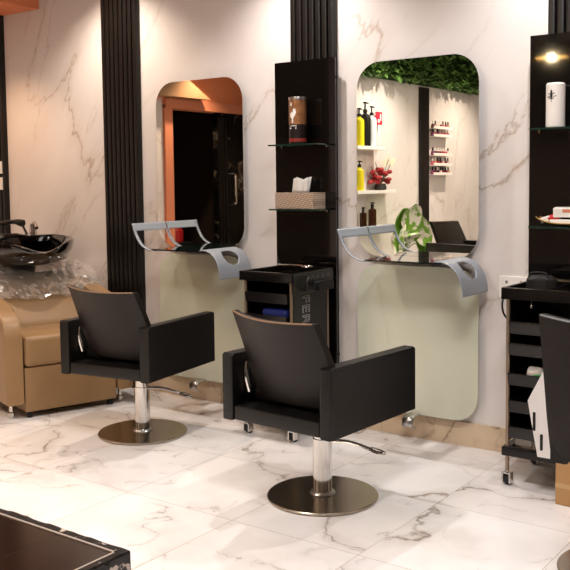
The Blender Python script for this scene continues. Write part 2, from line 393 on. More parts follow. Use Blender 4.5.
# things on the shelves
t = thing('product_tin', 'tall brown and black tin with white print on upper glass shelf', 'tin', (-2.815, -.135, 1.5455))
R_ = .047
bm = bmesh.new(); lathe(bm, [(0, 0), (R_-.003, 0), (R_, .003), (R_, .248), (R_-.004, .252), (0, .252)], seg=40); obj('body', bm, mat('dark_tin', '#1a1210', .3), t)
bm = bmesh.new(); lathe(bm, [(R_+.0006, .105), (R_+.0006, .235)], seg=40); obj('brown_band', bm, mat('copper_foil', '#9a6a45', .3, metal=.35, var=.3, vscale=30), t)
bm = bmesh.new(); lathe(bm, [(R_+.001, .012), (R_+.001, .03)], seg=40); obj('red_stripe', bm, mat('dark_red_band', '#8d2a22', .4), t)
bm = bmesh.new(); lathe(bm, [(R_+.0006, .236), (R_+.002, .24), (R_+.001, .252), (0, .2535)], seg=40); obj('lid', bm, M_brushed, t)
def wrap(bm, pts, r, rot):
    vs = [bm.verts.new((r*math.sin(rot+a/r), -r*math.cos(rot+a/r), z)) for a, z in pts]; bm.faces.new(vs)
bm = bmesh.new()
wrap(bm, [(-.022, .16), (-.012, .175), (-.006, .165), (.0, .19), (.014, .185), (.012, .178), (.018, .17), (.008, .15), (.0, .14), (-.002, .112), (-.01, .112), (-.01, .135), (-.022, .148)], R_+.0016, .12)
wrap(bm, [(-.02, .215), (-.012, .225), (-.01, .205), (-.018, .2)], R_+.0016, .12)
for k in range(5): wrap(bm, [(-.02+.008*k, .094), (-.015+.008*k, .094), (-.015+.008*k, .1), (-.02+.008*k, .1)], R_+.0016, .12)
wrap(bm, [(-.022, .08), (.016, .08), (.016, .09), (-.022, .088)], R_+.0016, .12)
obj('white_print', bm, M_paper, t, smooth=False)

t = thing('tissue_box', 'woven grey tissue box with white tissue on lower glass shelf', 'tissue box', (-2.808, -.128, 1.1955))
m_w = mat('woven_cane', '#a08a78', .6); nt = m_w.node_tree
ck = nt.nodes.new('ShaderNodeTexChecker'); ck.inputs['Scale'].default_value = 110; tc = nt.nodes.new('ShaderNodeTexCoord'); mp_ = nt.nodes.new('ShaderNodeMapping'); mp_.inputs['Rotation'].default_value = (.0, .785, .785)
ck.inputs[1].default_value = hexc('#c4ae9a'); ck.inputs[2].default_value = hexc('#8a7463')
nt.links.new(tc.outputs['Object'], mp_.inputs[0]); nt.links.new(mp_.outputs[0], ck.inputs['Vector']); nt.links.new(ck.outputs[0], nt.nodes['Principled BSDF'].inputs['Base Color'])
bm = bmesh.new(); box(bm, -.125, -.062, 0, .125, .062, .088, .004); obj('cover', bm, m_w, t)
bm = bmesh.new(); prism(bm, rrect(-.07, -.016, .07, .016, .015, 6), .0885, .0895, 'z'); obj('slot', bm, M_blackmat, t)
bm = bmesh.new()
for s, ph in ((-.006, 0), (.008, 1.3)):
    sheet(bm, [[(-.05+.1*i/12+.012*v, s+.012*math.sin(i*1.1+ph)*(.3+v), .0895+.075*v*(1+.12*math.sin(i*.55+ph))) for i in range(13)] for v in [k/5 for k in range(6)]])
obj('tissue', bm, M_paper, t, solid=.0015)

t = thing('white_canister', 'white cylindrical canister with black plant emblem on shelf', 'canister', (-1.398, -.135, 1.5725))
R_ = .042
bm = bmesh.new(); lathe(bm, [(0, 0), (R_-.004, 0), (R_, .005), (R_, .192), (R_-.006, .199), (0, .2)], seg=40); obj('body', bm, mat('white_glaze', '#f3ece6', .3), t)
bm = bmesh.new(); rr_ = R_+.0008; ro = -.12
wrap(bm, [(0+.006*math.cos(a), .145+.022*math.sin(a)) for a in [2*PI*k/16 for k in range(16)]], rr_, ro)
for sx, z, an, ln in ((-1, .15, .5, .014), (1, .15, .6, .014), (-1, .136, .15, .02), (1, .138, .35, .022), (-1, .128, .9, .01), (1, .128, .9, .01), (-1, .142, .1, .012)):
    x0 = sx*.005; x1 = x0+sx*ln*math.cos(an); z1 = z-.004+ln*math.sin(an); nx, nz = -math.sin(an)*.0025, math.cos(an)*.0025
    xm, zm = (x0+x1)/2, (z-.004+z1)/2
    wrap(bm, [(x0, z-.004), (xm-sx*nx, zm-nz), (x1, z1), (xm+sx*nx, zm+nz)], rr_, ro)
wrap(bm, [(-.001, .112), (.001, .112), (.001, .125), (-.001, .125)], rr_, ro)
obj('plant_emblem', bm, M_blackmat, t, smooth=False)

t = thing('gold_tray', 'boat-shaped gold tray holding small packs on lower right shelf', 'tray', (-1.325, -.135, 1.1305))
bm = bmesh.new()
g = []
for i in range(21):
    u = -1+2*i/20; row = []
    for k in range(9):
        v = -1+k/4; x = u*.15; hw = .055*math.sqrt(max(0, 1-.75*u**4)); row.append((x, v*hw, .002+.012*v*v+.03*abs(u)**3))
    g.append(row)
sheet(bm, g); obj('bowl', bm, M_gold, t, solid=.004)
def pack(name, label, cat, c, s, rz, m, tilt=0, extra=None):
    t = bmesh.new(); box(t, -s[0]/2, -s[1]/2, 0, s[0]/2, s[1]/2, s[2], min(s)*.12)
    o = tag(obj(name, t, m), label, cat); o.location = c; o.rotation_euler = (tilt, 0, rz); return o
pack('sachet', 'flat white printed sachet lying in gold tray', 'sachet', (-1.32, -.155, 1.1430), (.17, .045, .018), 0, M_paper)
o = pack('small_carton', 'small white carton tilted on top of the gold tray packs', 'box', (-1.355, -.135, 1.1730), (.085, .05, .042), .1, mat('white_card', '#f2ece4', .6), .1)
bm = bmesh.new(); box(bm, .0, -.0265, .022, .036, -.0255, .037); obj('printed_panel', bm, mat('pink_print', '#d9876f', .6), o)
bm = bmesh.new()
lathe(bm, [(0, 0), (.03, .002), (.034, .012), (.02, .022), (0, .03)], seg=14); o = tag(obj('red_pouch', bm, M_red), 'small crumpled red pouch in gold tray', 'pouch'); o.location = (-1.405, -.13, 1.1560)
o = tag(obj('white_wrapper', bmbox(-.022, -.016, 0, .022, .016, .026, .006), M_white), 'white wrapped piece at left end of gold tray', 'wrapper'); o.location = (-1.43, -.145, 1.1480); o.rotation_euler = (0, -.3, .3)
pack('green_packet', 'bright green packet on the right of the gold tray', 'packet', (-1.275, -.13, 1.1620), (.06, .035, .055), 0, M_green)

# ------------------------------------------------------------------ styling chairs
def chair(label, loc, rz, lift=0., group='styling chairs on round plates', wide=False, cat='chair'):
    t = thing('styling_chair', label, cat, loc, rz, group)
    aw, ta, a0, a1, zb, zt = .286, .06, -.31, .29, .36, .64
    if wide: aw = .165
    def up_(o): o.location.z += lift; return o
    for s in (-1, 1):
        bm = bmesh.new(); x0, x1 = sorted((s*aw, s*(aw-ta)))
        prism(bm, [(a0, zb), (a1, zb+.004), (a1, zt-.012), (a1-.01, zt-.002), (a0+.01, zt), (a0, zt-.01)], x0, x1, 'x', .009)
        arm = up_(obj('armrest', bm, M_leather, t))
        bm = bmesh.new(); xo = s*(aw+.0005)
        box(bm, xo-.0008, a0+.012, zt-.018, xo+.0008, a1-.012, zt-.0165); obj('seam', bm, M_blackmat, arm)
    iw = aw-ta-.002
    bm = bmesh.new(); box(bm, -iw, a0+.004, zb+.002, iw, a1-.02, .425, .01); seat = up_(obj('seat', bm, M_leather, t))
    bm = bmesh.new(); box(bm, -iw+.004, -.2, .425, iw-.004, a1-.005, .485, .022, 3); obj('seat_cushion', bm, M_leather, seat)
    bw = .178 if wide else .224; xo_ = .0 if wide else .043
    zlo, zhi = (.372, .835) if wide else (.455, .824)
    def back_pt(u, v, off):
        z = zlo+(zhi-zlo)*v; y = -.195-.165*v**1.15
        if wide: y = -.29-.09*v
        bwv = bw*(1 if not wide else (.93+.07*v))
        sag = (.025 if wide else .065)*(1-u*u); zz = z-(0 if v > .5 else .0)
        if v < .3: zz += .03*(abs(u)**4)*(1-v/.3)
        return (u*bwv+xo_, y-sag*(.6+.4*v)+off-.02*u*v, zz-.006*u*v+(.006*(u*u-1) if v > .9 else 0))
    bm = bmesh.new(); nu, nv = 22, 14
    A = [[bm.verts.new(back_pt(-1+2*i/nu, k/nv, -.014)) for i in range(nu+1)] for k in range(nv+1)]
    B = [[bm.verts.new(back_pt(-1+2*i/nu, k/nv, .034 if wide else .022)) for i in range(nu+1)] for k in range(nv+1)]
    for G in (A, B):
        for k in range(nv):
            for i in range(nu): bm.faces.new((G[k][i], G[k][i+1], G[k+1][i+1], G[k+1][i]))
    rim = [A[0][i] for i in range(nu+1)]+[A[k][nu] for k in range(1, nv+1)]+[A[nv][i] for i in range(nu-1, -1, -1)]+[A[k][0] for k in range(nv-1, 0, -1)]
    rimB = [B[0][i] for i in range(nu+1)]+[B[k][nu] for k in range(1, nv+1)]+[B[nv][i] for i in range(nu-1, -1, -1)]+[B[k][0] for k in range(nv-1, 0, -1)]
    n = len(rim)
    for i in range(n): bm.faces.new((rim[i], rim[(i+1) % n], rimB[(i+1) % n], rimB[i]))
    back = up_(obj('backrest', bm, M_leather_back, t, angle=50))
    bm = bmesh.new(); tube(bm, [Vector(back_pt(-.97+1.94*i/nu, 1, -.012))+Vector((0, 0, .001)) for i in range(nu+1)], .0035, 6); obj('top_edge_highlight', bm, mat('grey_edge_highlight', '#6f7377', .4) if wide else M_edge, back)  # painted highlight along the top edge: worn tan, grey on the wide back
    for s in (-1, 1):   # chrome hinge between back and arm
        bm = bmesh.new(); tube(bm, spline([(s*(iw-.012), -.235, .60), (s*(iw-.010), -.24, .54), (s*(iw-.016), -.225, .47)], 10), .009, 8); up_(obj('hinge', bm, M_chrome, t))
    bm = bmesh.new(); box(bm, -.11, -.12, .325, .11, .14, .362, .006); up_(obj('seat_mechanism', bm, M_blackmat, t))
    bm = bmesh.new(); lathe(bm, [(.041, .02), (.041, .255)]); 
    obj('column', bm, M_chrome, t)
    bm = bmesh.new(); lathe(bm, [(0, .2), (.036, .2), (.036, .33+lift), (0, .33+lift)]); obj('piston', bm, M_chrome, t)
    bm = bmesh.new(); lathe(bm, [(.038, .012), (.052, .014), (.055, .02), (.05, .026), (.041, .028)]); obj('collar', bm, M_brushed, t)
    bm = bmesh.new(); lathe(bm, [(0, 0), (.232, 0), (.238, .004), (.238, .01), (.234, .0135), (.15, .016), (.05, .018), (0, .018)], seg=72); obj('base_plate', bm, M_plate, t)
    bm = bmesh.new(); pts = spline([(.04, .0, .25), (.09, .045, .245), (.13, .085, .228), (.165, .112, .21)], 14); tube(bm, pts, .008, 8); lv = obj('pump_lever', bm, M_brushed, t)
    bm = bmesh.new(); c = Vector((.19, .135, .2)); dr = Vector((.05, .04, -.02)).normalized(); nr = Vector((-.04, .05, 0)).normalized()
    tube(bm, [c+dr*.034*math.cos(a)+nr*.02*math.sin(a) for a in [2*PI*k/20 for k in range(20)]], .007, 8, True); obj('pedal_loop', bm, M_chrome, lv)
    return t
chair('black leather styling chair on round plate, beside the tan shampoo chair', (-3.425, -.75, 0), math.radians(7.9))
chair('black leather styling chair in the centre, nearest whole chair to camera', (-2.083, -1.016, 0), math.radians(-3.8))
chair('black leather chair back cut off by the right edge of the photo', (-.80, -1.06, 0), math.radians(-2), .082, wide=True)
chair('black leather chair seen only in the right mirror', (-3.42, -3.58, 0), math.radians(-78), .125)

# ------------------------------------------------------------------ trolleys
def trolley(label, loc, rz, levels):
    t = thing('salon_trolley', label, 'trolley', loc, rz, 'black salon trolleys')
    w2, d2 = .148, .167
    for sx in (-1, 1):
        for sy in (-1, 1):
            bm = bmesh.new(); tube(bm, [(sx*w2, sy*d2, .065), (sx*w2, sy*d2, .835)], .0085, 10); obj('post', bm, M_alu, t)
            bm = bmesh.new(); x, y = sx*w2, sy*d2
            tube(bm, [(x-.011, y+.012, .024), (x+.011, y+.012, .024)], .024, 16); k = obj('castor', bm, M_rubber, t)
            bm = bmesh.new(); box(bm, x-.02, y-.016, .012, x-.013, y+.02, .055); box(bm, x+.013, y-.016, .012, x+.02, y+.02, .055); box(bm, x-.018, y-.014, .052, x+.018, y+.02, .058); tube(bm, [(x, y, .056), (x, y, .07)], .008, 8); obj('castor_fork', bm, M_chrome, k)
    bm = bmesh.new(); z0, z1 = .135, .175
    box(bm, -w2-.02, -d2-.022, z0, w2+.02, -d2+.012, z1, .006); box(bm, -w2-.02, d2-.012, z0, w2+.02, d2+.022, z1, .006)
    box(bm, -w2-.02, -d2+.012, z0, -w2+.012, d2-.012, z1); box(bm, w2-.012, -d2+.012, z0, w2+.02, d2-.012, z1)
    obj('bottom_frame', bm, M_black, t)
    bm = bmesh.new(); tube(bm, [(-w2, -d2+.03, .165), (w2, -d2+.03, .165)], .006, 8); tube(bm, [(-w2, 0, .165), (w2, 0, .165)], .006, 8); tube(bm, [(-w2, .1, .165), (w2, .1, .165)], .006, 8); obj('rack_rod', bm, M_chrome, t)
    for sx in (-1, 1):
        x0, x1 = sorted((sx*(w2-.006), sx*(w2+.006)))
        bm = bmesh.new(); box(bm, x0, -d2+.012, .20, x1, d2-.012, .83); sp = obj('side_panel', bm, M_black, t)
        if sx > 0:
            cu = bpy.data.curves.new('lettering', 'FONT'); cu.body = 'FER'; cu.size = .094; cu.fill_mode = 'NONE'; cu.bevel_depth = .0016; cu.bevel_resolution = 0; cu.resolution_u = 4; cu.space_character = 1.1
            tmp = bpy.data.objects.new('tmp', cu); C.objects.link(tmp); dg = bpy.context.evaluated_depsgraph_get(); me = bpy.data.meshes.new_from_object(tmp.evaluated_get(dg)); bpy.data.objects.remove(tmp)
            lo = bpy.data.objects.new('lettering', me); C.objects.link(lo); me.materials.clear(); me.materials.append(mat('silver_print', '#b5b1ac', .5)); lo.parent = sp
            # text x runs down (-z), text y runs to the back (+y), facing +x
            lo.matrix_local = Matrix(((0, 0, 1, w2+.0065), (0, 1, 0, -.075), (-1, 0, 0, .755), (0, 0, 0, 1)))
    bm = bmesh.new(); box(bm, -w2+.006, d2-.012, .2, w2-.006, d2-.006, .83); obj('rear_panel', bm, M_black, t)
    for z, out in levels:
        bm = bmesh.new(); x0, x1, y0, y1 = -w2+.013, w2-.013, -d2-.012-out, d2-.02-out; h = .052
        box(bm, x0, y0, z-h, x1, y1, z-h+.004); box(bm, x0, y0+.004, z-h+.004, x0+.004, y1, z-.004); box(bm, x1-.004, y0+.004, z-h+.004, x1, y1, z-.004); box(bm, x0, y1-.004, z-h+.004, x1, y1, z-.004)
        dr = obj('drawer', bm, M_black, t, False)
        bm = bmesh.new(); pr = [(y0-.004, z-h), (y0+.004, z-h), (y0+.006, z-.006), (y0-.012, z+.002), (y0-.014, z-.004)]
        prism(bm, pr, x0, x1, 'x'); obj('drawer_lip', bm, mat('smoky_plastic', '#151110', .25, spec=.6), dr)
    bm = bmesh.new(); z0, z1 = .828, .878; X, Y = w2+.024, d2+.026      # deep open tray on top
    box(bm, -X, -Y, z0, X, Y, z0+.006)
    for a in ((-X, -Y, X, -Y+.016), (-X, Y-.016, X, Y), (-X, -Y+.016, -X+.016, Y-.016), (X-.016, -Y+.016, X, Y-.016)): box(bm, a[0], a[1], z0, a[2], a[3], z1, .005)
    box(bm, -.006, -Y+.016, z0, .006, Y-.016, z1-.012); box(bm, .006, -.01, z0, X-.016, 0, z1-.012)
    obj('top_tray', bm, mat('gloss_black_plastic', '#100e0d', .18, spec=.6), t)
    bm = bmesh.new()   # hanging tool holder on the right side
    xs = w2+.026
    bm2 = []
    outer = rrect(-.185, .765, .18, .868, .012, 4)
    prism(bm, outer, xs, xs+.006, 'x')
    obj_h = obj('tool_holder', bm, M_black, t)
    bm = bmesh.new(); tube(bm, [(xs+.03, -.075+.034*math.cos(a), .815+.036*math.sin(a)) for a in [2*PI*k/24 for k in range(24)]], .007, 8, True)
    tube(bm, [(xs+.006, -.04, .815), (xs+.03, -.042, .815)], .006, 6); obj('dryer_ring', bm, M_black, obj_h)
    bm = bmesh.new(); prism(bm, rrect(.0, .772, .14, .822, .01, 3), xs+.006, xs+.035, 'x'); obj('tool_pocket', bm, M_blackmat, obj_h)
    for k in range(4):
        bm = bmesh.new(); tube(bm, [(xs+.004, -.02+.05*k, .845), (xs+.0068, -.02+.05*k, .845)], .012, 12); obj('tool_slot', bm, mat('grey_slot', '#4a4643', .5), obj_h)
    return t
T1 = (-2.802, -.27); T2 = (-1.343, -.27)
trolley('black salon trolley with lettered side, behind the centre chair', (T1[0], T1[1], 0), 0, ((.768, 0), (.655, .012), (.52, 0), (.39, 0), (.27, 0)))
trolley('black salon trolley at the right edge, under the gold tray', (T2[0], T2[1], 0), 0, ((.73, 0), (.637, .006), (.507, .012), (.385, 0), (.27, 0)))

# things on and in the trolleys
t = thing('hair_clip_tool', 'silver metal styling tool lying on the left trolley tray', 'styling tool', (T1[0]-.02, T1[1]+.11, .8785))
bm = bmesh.new(); tube(bm, spline([(-.12, 0, .006), (-.05, .02, .007), (.02, .02, .007), (.08, 0, .006)], 16), .006, 8); obj('handle', bm, M_chrome, t)
bm = bmesh.new(); tube(bm, [(.08+.03*math.cos(a), .03*math.sin(a), .006) for a in [2*PI*k/20 for k in range(20)]], .005, 8, True); obj('finger_ring', bm, M_chrome, t)
bm = bmesh.new(); box(bm, -.09, -.11, 0, .07, .05, .075, .02, 3); o = tag(obj('blue_pouch', bm, M_blue), 'dark blue pouch in the second drawer of the left trolley', 'pouch'); o.location = (T1[0]+.045, T1[1]-.06, .6075)
t = thing('black_bag', 'small black domed case on the right trolley tray', 'case', (T2[0]-.085, T2[1]+.06, .8345), .1)
bm = bmesh.new(); g = []
lathe(bm, [(0, 0), (.066, 0), (.07, .01), (.066, .06), (.05, .075), (0, .08)], seg=28)
for v in bm.verts: v.co.x *= 1.0; v.co.y *= .8
obj('case_body', bm, mat('black_fabric', '#1a1817', .6), t)
bm = bmesh.new(); tube(bm, spline([(-.045, -.05, .07), (-.03, -.05, .092), (.03, -.05, .092), (.045, -.05, .07)], 14), .004, 8); obj('handle', bm, M_blackmat, t)
t = thing('spray_bottle', 'clear bottle with green cap lying in the right trolley drawer', 'bottle', (T2[0]+.005, T2[1]-.14, .4995)); t.scale = (1.35, 1.35, 1.35)
bm = bmesh.new(); lathe(bm, [(0, 0), (.026, .002), (.028, .01), (.026, .04), (.012, .055), (.012, .065), (0, .066)], seg=24)
for v in bm.verts: v.co = Vector((v.co.z-.05, v.co.y, v.co.x))
obj('bottle_body', bm, mat('pale_clear_plastic', '#d9cfc6', .15, trans=.3), t)
bm = bmesh.new(); box(bm, -.03, -.034, -.029, .05, .03, .008, .012); obj('cap', bm, M_green, t)
t = thing('hanging_charm', 'tiny silver charm hanging from the right trolley tray edge', 'charm', (T2[0]-.03, T2[1]-.206, .83))
bm = bmesh.new(); lathe(bm, [(0, -.035), (.006, -.03), (.005, -.022), (.002, -.018), (0, -.017)], seg=10); tube(bm, [(0, 0, -.017), (0, .0, .0)], .0015, 6); obj('pendant', bm, M_chrome, t)
# white carton with slots leaning on the trolley's bottom rack
t = thing('white_carton', 'tall white slotted carton leaning out of the right trolley', 'box', (-1.305, -.478, .178), 0)
def cart_pt(x, y, z): return (x-.10*z, y, z)
bm = bmesh.new()
cs = [(-.03, 0), (.1, 0), (.13, .3), (-.035, .22)]
prism(bm, [(-.018, .0), (.11, .0), (.095, .42), (.0, .36), (-.062, .235)], -.05, .05, 'y', .003)
obj('carton_body', bm, mat('white_gloss_card', '#e9e4e2', .3), t)
bm = bmesh.new()
for x0, z0, z1 in ((-.012, .11, .19), (.02, .03, .1)): prism(bm, rrect(x0-.006-.02, z0, x0+.006-.02, z1, .005, 4), -.0515, -.0498, 'y')
obj('hand_slot', bm, M_blackmat, t)
o = tag(obj('cardboard_box', bmbox(0, 0, 0, .30, .085, .185, .004), M_card), 'plain brown cardboard box on floor behind the right-hand chair', 'box'); o.location = (-1.268, -.70, 0)
bm = bmesh.new(); box(bm, 0, -.0008, .072, .3, .0004, .092); obj('tape_strip', bm, mat('parcel_tape', '#c9a574', .3), o)
o.location = (-1.237, -.55, 0)
t = thing('folded_towel', 'white folded towel on the bottom rack of the right trolley', 'towel', (T2[0]-.075, T2[1]-.06, .172))
bm = bmesh.new(); box(bm, -.05, -.09, 0, .03, .09, .045, .015, 3)
for v in bm.verts: v.co.z += .06*max(0, -v.co.x-.0)*1.
obj('towel', bm, mat('cream_cloth', '#d8cfc8', .8), t)

# cable, outlet, switches
t = thing('wall_socket', 'white double wall socket on marble wall beside right trolley', 'socket', (-1.637, 0, .82))
bm = bmesh.new(); box(bm, -.075, -.009, -.055, .075, 0, .055, .003); obj('socket_plate', bm, M_white, t)
for sx in (-.037, .037):
    bm = bmesh.new(); box(bm, sx-.006, -.0105, .02, sx+.006, -.0085, .034); box(bm, sx-.02, -.0105, -.03, sx-.014, -.0085, -.012); box(bm, sx+.014, -.0105, -.03, sx+.02, -.0085, -.012); obj('socket_hole', bm, mat('grey_plastic', '#7d7874', .5), t)
bm = bmesh.new(); tube(bm, spline([(-1.522, -.30, .872), (-1.54, -.33, .85), (-1.55, -.36, .80), (-1.54, -.37, .75), (-1.515, -.36, .715)], 20), .0045, 8)
tag(obj('power_cable', bm, M_rubber), 'short black power cable hanging off the right trolley', 'cable')
for z, nm in ((1.468, 'upper'), (1.351, 'lower')):
    t = thing('light_switch', nm+' white light switch on the black fluted strip', 'light switch', (-5.572, -.035, z), 0, 'light switches by the basin')
    bm = bmesh.new(); box(bm, -.045, -.01, -.045, .045, .004, .045, .003); obj('switch_plate', bm, M_white, t)
    bm = bmesh.new(); box(bm, -.02, -.014, -.03, .02, -.009, .03, .002); obj('rocker', bm, M_paper, t)

# ------------------------------------------------------------------ shampoo chair, basin, plastic sheet
LOC = (-4.10, -.655, 0); RZ = math.atan2(-.318, .947)
t = thing('shampoo_chair', 'tan leather shampoo armchair under the black basin', 'armchair', LOC, RZ)
bm = bmesh.new(); box(bm, -.62, -.283, .035, 0, .283, .295, .012); obj('front_panel', bm, M_tan, t)
bm = bmesh.new(); box(bm, -.60, -.28, .297, .012, .28, .475, .035, 4); obj('seat_cushion', bm, M_tan, t)
for s in (-1, 1):
    bm = bmesh.new()
    pr = [(.012, .09), (.012, .46), (.0, .52), (-.03, .565), (-.08, .6), (-.16, .625), (-.5, .69), (-.72, .72), (-.72, .09)]
    y0, y1 = sorted((s*.287, s*.395)); prism(bm, pr, y0, y1, 'y', .02)
    a = obj('armrest', bm, M_tan, t)
    for x in (-.08, -.62):
        bm = bmesh.new(); yc = s*.34; lathe(bm, [(0, 0), (.02, 0), (.02, .03), (.012, .035), (.012, .09), (0, .09)], (x, yc, 0), 14); obj('foot', bm, M_chrome, t)
bm = bmesh.new(); prism(bm, [(-.36, .465), (-.37, .52), (-.56, .73), (-.68, .775), (-.76, .755), (-.74, .5), (-.6, .475)], -.279, .279, 'y', .025); obj('backrest', bm, M_tan, t)
bm = bmesh.new(); tube(bm, [(-.10, -.395, .22), (-.10, -.43, .22)], .012, 10); tube(bm, [(-.10, -.425, .22), (-.03, -.43, .235)], .008, 8); obj('recline_lever', bm, M_chrome, t)
for y in (-.25, .25):
    bm = bmesh.new(); lathe(bm, [(0, 0), (.017, 0), (.017, .036), (0, .036)], (-.03, y, 0), 12); obj('front_glide', bm, M_blackmat, t)

tb = thing('shampoo_basin', 'glossy black ceramic shampoo basin above the tan chair', 'basin', (LOC[0]-.79*.947, LOC[1]+.79*.318, .03), RZ)
bm = bmesh.new()
def ring(ax, ay, z, dx=0, notch=0, n=48):
    out = []
    for k in range(n):
        a = 2*PI*k/n; x, y = ax*math.cos(a), ay*math.sin(a); zz = z
        if notch: zz -= notch*math.exp(-((a if a < PI else a-2*PI)/.42)**2)
        zz += .02*(1-math.cos(a))*(.5 if notch else 0)
        out.append((x+dx, y, zz))
    return out
rings = [ring(.12, .12, .785, -.03), ring(.22, .20, .79, -.02), ring(.35, .275, .83, .0), ring(.405, .31, .895, 0, .035), ring(.415, .318, .945, 0, .06), ring(.403, .308, .955, 0, .06), ring(.388, .295, .945, 0, .055),
         ring(.36, .27, .905, -.005, .02), ring(.30, .23, .865, -.01), ring(.16, .13, .838, -.03), ring(.03, .03, .832, -.05)]
V = [[bm.verts.new(p) for p in r] for r in rings]
for a, b in zip(V, V[1:]):
    for k in range(48): bm.faces.new((a[k], a[(k+1) % 48], b[(k+1) % 48], b[k]))
bm.faces.new(V[0]); bm.faces.new(V[-1])
obj('bowl', bm, M_ceramic, tb, angle=70)
bm = bmesh.new(); lathe(bm, [(0, -.03), (.14, -.03), (.15, -.02), (.13, .02), (.075, .06), (.07, .6), (.09, .76), (.10, .79), (0, .79)], (-.03, 0, 0)); obj('pedestal', bm, M_black, tb)
bm = bmesh.new(); lathe(bm, [(0, .833), (.028, .833), (.03, .838), (0, .84)], (-.05, 0, 0), 20); obj('drain', bm, M_chrome, tb)
bm = bmesh.new(); box(bm, -.36, .09, .955, -.10, .25, .974, .006)
box(bm, -.34, .10, .93, -.12, .24, .957); fd = obj('tap_deck', bm, M_ceramic, tb)
bm = bmesh.new(); lathe(bm, [(0, .974), (.026, .974), (.026, 1.0), (.022, 1.04), (.0, 1.05)], (-.26, .17, 0), 20); fc = obj('tap', bm, M_chrome, tb)
bm = bmesh.new(); tube(bm, spline([(-.26, .17, 1.03), (-.23, .17, 1.05), (-.15, .15, 1.04), (-.11, .14, 1.02)], 14), [.013]*15, 10); obj('tap_lever', bm, M_chrome, fc)
bm = bmesh.new(); tube(bm, spline([(-.3, .14, .97), (-.33, .1, 1.05), (-.33, .0, 1.06), (-.33, -.08, 1.02), (-.32, -.14, .96)], 24), .009, 8); obj('shower_hose', bm, mat('dark_hose', '#3d3733', .3, metal=.6), tb)
bm = bmesh.new(); tube(bm, spline([(-.33, -.02, 1.04), (-.27, .04, 1.06), (-.20, .08, 1.05)], 12), [.012, .012, .012, .012, .013, .014, .015, .017, .02, .022, .024, .025, .025], 12); obj('hand_shower', bm, M_black, tb)

# crumpled clear plastic over the top of the chair
m = bpy.data.materials.new('clear_plastic_film'); m.use_nodes = True; nt = m.node_tree; nt.nodes.clear()
o_ = nt.nodes.new('ShaderNodeOutputMaterial'); mx = nt.nodes.new('ShaderNodeMixShader'); tr = nt.nodes.new('ShaderNodeBsdfTransparent'); gl = nt.nodes.new('ShaderNodeBsdfGlossy'); df = nt.nodes.new('ShaderNodeBsdfDiffuse'); mx2 = nt.nodes.new('ShaderNodeMixShader')
gl.inputs['Roughness'].default_value = .08; gl.inputs['Color'].default_value = (1, .97, .93, 1); df.inputs['Color'].default_value = (.9, .86, .82, 1); mx2.inputs[0].default_value = .3; mx.inputs[0].default_value = .42
nt.links.new(gl.outputs[0], mx2.inputs[1]); nt.links.new(df.outputs[0], mx2.inputs[2]); nt.links.new(tr.outputs[0], mx.inputs[1]); nt.links.new(mx2.outputs[0], mx.inputs[2]); nt.links.new(mx.outputs[0], o_.inputs[0])
from mathutils import noise as mnoise
prof = spline([(-.80, 0, .70), (-.77, 0, .77), (-.70, 0, .80), (-.58, 0, .755), (-.50, 0, .685), (-.44, 0, .605)], 20)
rg = random.Random(3); bm = bmesh.new(); g = []
for i, p in enumerate(prof):
    row = []
    for k in range(29):
        y = -.38+.80*k/28; q = Vector((p.x*6, y*6, 1.3)); edge = max(0, abs(y)-.3)
        cr = .5-abs(mnoise.noise(Vector((p.x*5+y*4, y*8-p.x*5, .3))))
        row.append((p.x+rg.uniform(-.013, .013), y+rg.uniform(-.013, .013), p.z+.014+.034*cr+.02*mnoise.noise(q)+rg.uniform(0, .024)-edge*.4))
    g.append(row)
sheet(bm, g); bmesh.ops.triangulate(bm, faces=bm.faces, quad_method='SHORT_EDGE')
o = tag(obj('plastic_cover', bm, m, smooth=False), 'crumpled clear plastic sheet draped over the tan chair back', 'plastic cover'); o.location = LOC; o.rotation_euler = (0, 0, RZ)

# ------------------------------------------------------------------ low black table at bottom left
t = thing('low_table', 'low glossy black platform with chipped edges at bottom left', 'table', (0, 0, 0))
tx0, tx1, ty0, ty1, tz = -3.1, -1.655, -3.35, -2.55, .40
m_chip = mat('chipped_black_paint', '#100d0c', .4); nt = m_chip.node_tree
n = nt.nodes.new('ShaderNodeTexNoise'); n.inputs['Scale'].default_value = 28; n.inputs['Detail'].default_value = 4; r = nt.nodes.new('ShaderNodeValToRGB'); tc = nt.nodes.new('ShaderNodeTexCoord')
r.color_ramp.elements[0].position = .60; r.color_ramp.elements[1].position = .64; r.color_ramp.elements[0].color = hexc('#100d0c'); r.color_ramp.elements[1].color = hexc('#b9aaa0')
nt.links.new(tc.outputs['Object'], n.inputs['Vector']); nt.links.new(n.outputs['Fac'], r.inputs[0]); nt.links.new(r.outputs[0], nt.nodes['Principled BSDF'].inputs['Base Color'])
bm = bmesh.new(); box(bm, tx0+.012, ty0+.012, 0, tx1-.012, ty1-.012, tz-.02); obj('body', bm, M_blackmat, t)
bm = bmesh.new(); e = .026
def rough_bar(bm, a, b, wv, n=60):
    a, b, wv = Vector(a), Vector(b), Vector(wv); rg = random.Random(a.x*3+b.y)
    rows = []
    for i in range(n+1):
        p = a.lerp(b, i/n); j = rg.random()**6*.012; rows.append([p+Vector((0, 0, -.16)), p+Vector((0, 0, -.004-j)), p+wv*.1+Vector((0, 0, rg.random()*.004)), p+wv, p+wv+Vector((0, 0, -.03))])
    sheet(bm, rows)
rough_bar(bm, (tx0, ty1, tz), (tx1, ty1, tz), (0, -e, 0)); rough_bar(bm, (tx1, ty1, tz), (tx1, ty0, tz), (-e, 0, 0)); rough_bar(bm, (tx0, ty0, tz), (tx1, ty0, tz), (0, e, 0)); rough_bar(bm, (tx0, ty1, tz), (tx0, ty0, tz), (e, 0, 0))
obj('edge_band', bm, m_chip, t, smooth=False)
